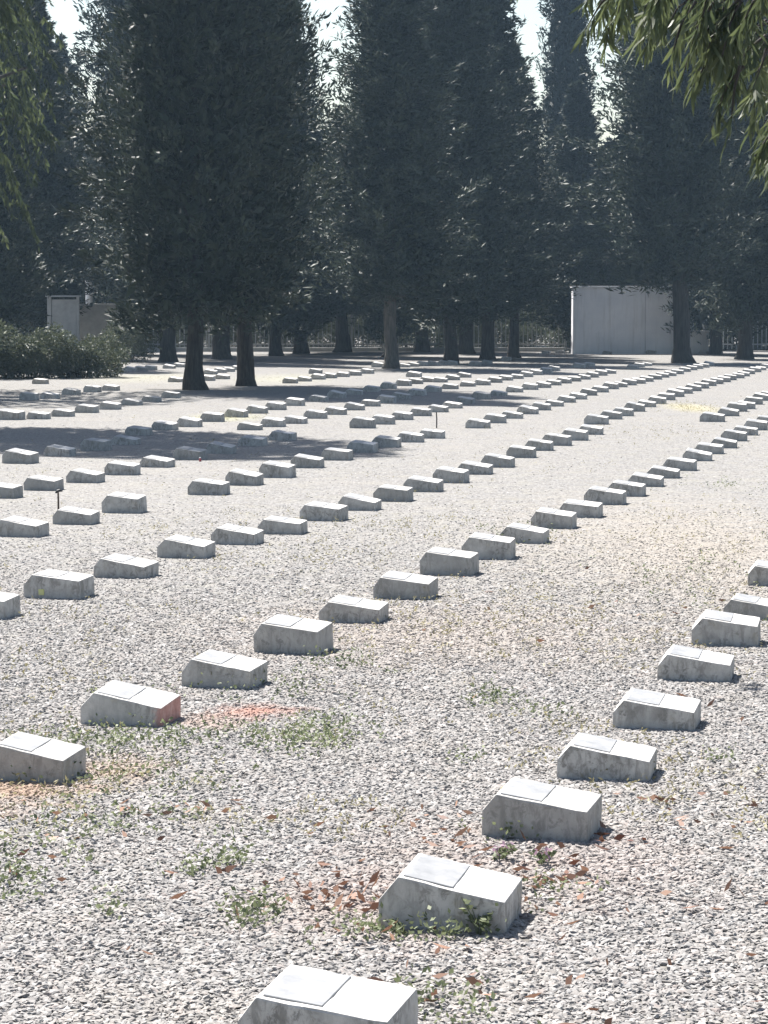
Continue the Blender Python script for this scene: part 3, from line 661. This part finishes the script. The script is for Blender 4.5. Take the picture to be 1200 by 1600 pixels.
V, Fc = blades(P, D, g.uniform(.025, .062, n), g.uniform(.01, .024, n), -.12, g, .5)
tag(link('fallen_leaves', np_mesh('fallen_leaves', V, Fc, 4), M['litter']), 'red brown fallen leaves strewn between the near markers', 'leaves', kind='stuff')

def small_plant(px, py, label, seed, hgt=.07, n=34, flowers=0, spread=.05):
    root = empty('weed_plant', G(px, py)); g = np.random.default_rng(seed)
    bm = bmesh.new(); P = []
    for k in range(7):
        a = g.uniform(0, 6.28); e = Vector((math.cos(a) * spread * g.uniform(.3, 1), math.sin(a) * spread * g.uniform(.3, 1), hgt * g.uniform(.5, 1.1)))
        add_tube(bm, [(0,0,-.01), e * .5 + Vector((0,0,.01)), e], [.0016,.0013,.001], 5)
        for s in g.uniform(.35, 1, n // 7): P.append(tuple(e * s))
    bm_obj('stem', bm, M['weed'], root)
    P = np.array(P); D = g.normal(size=P.shape); D[:, 2] = np.abs(D[:, 2]) * .5
    V, Fc = blades(P, D, .022, .015, 0, g); link('leaves', np_mesh('leaves', V, Fc, 4), M['weed'], root)
    if flowers:
        Q = P[g.integers(0, len(P), flowers)] + np.array([0, 0, .015]); V, Fc = blades(Q, g.normal(size=Q.shape), .018, .012, 0, g)
        link('flowers', np_mesh('flowers', V, Fc, 4), M['pink'], root)
    tag(root, label, 'plant')
small_plant(748, 1462, 'leafy weed standing against the near face of the second closest marker', 1, .10, 60, 0, .05)
small_plant(780, 1345, 'small pink flowering weed right above the second closest marker', 2, .045, 50, 14, .07)
small_plant(845, 1352, 'pink and red weed patch plant below the third closest marker', 3, .04, 40, 12, .08)
small_plant(612, 1462, 'tiny weed at the left foot of the second closest marker', 4, .035, 36, 0, .06)

# ------------------------------------------------------------------ haze
def haze():
    bm = bmesh.new(); add_box(bm, -60, 60, -6, 150, -1, 24)
    t = bpy.data.materials.new('haze'); t.use_nodes = True; nt = t.node_tree; nt.nodes.remove(nt.nodes['Principled BSDF'])
    v = nt.nodes.new('ShaderNodeVolumePrincipled'); v.inputs['Color'].default_value = (.52, .76, 1, 1); v.inputs['Density'].default_value = .00036
    v.inputs['Anisotropy'].default_value = .3
    nt.links.new(v.outputs[0], nt.nodes['Material Output'].inputs['Volume'])
    tag(bm_obj('haze', bm, t), kind='stuff', label='thin pale haze in the air over the cemetery', cat='haze')
haze()

# ------------------------------------------------------------------ light
SUN_EL, SUN_AZ = R(56), R(-35)   # azimuth measured from +Y towards +X: sun behind the trees, to the left
sd = Vector((math.sin(SUN_AZ) * math.cos(SUN_EL), math.cos(SUN_AZ) * math.cos(SUN_EL), math.sin(SUN_EL)))
sun = bpy.data.lights.new('sun', 'SUN'); sun.energy = 5; sun.angle = R(.5); sun.color = (1, .96, .92)
so = bpy.data.objects.new('sun', sun); col.objects.link(so); so.rotation_euler = sd.to_track_quat('Z', 'Y').to_euler(); so.location = (0, 0, 50)
w = bpy.data.worlds.new('World'); sc.world = w; w.use_nodes = True; nt = w.node_tree
sky = nt.nodes.new('ShaderNodeTexSky'); sky.sky_type = 'NISHITA'; sky.sun_disc = False; sky.sun_elevation = SUN_EL; sky.sun_rotation = SUN_AZ
sky.air_density = 1.15; sky.dust_density = 1.8
nt.links.new(sky.outputs[0], nt.nodes['Background'].inputs[0]); nt.nodes['Background'].inputs[1].default_value = .055
sc.view_settings.view_transform = 'Standard'; sc.view_settings.look = 'None'; sc.view_settings.exposure = 1.72; sc.view_settings.gamma = 1
sc.cycles.max_bounces = 6; sc.cycles.volume_bounces = 0
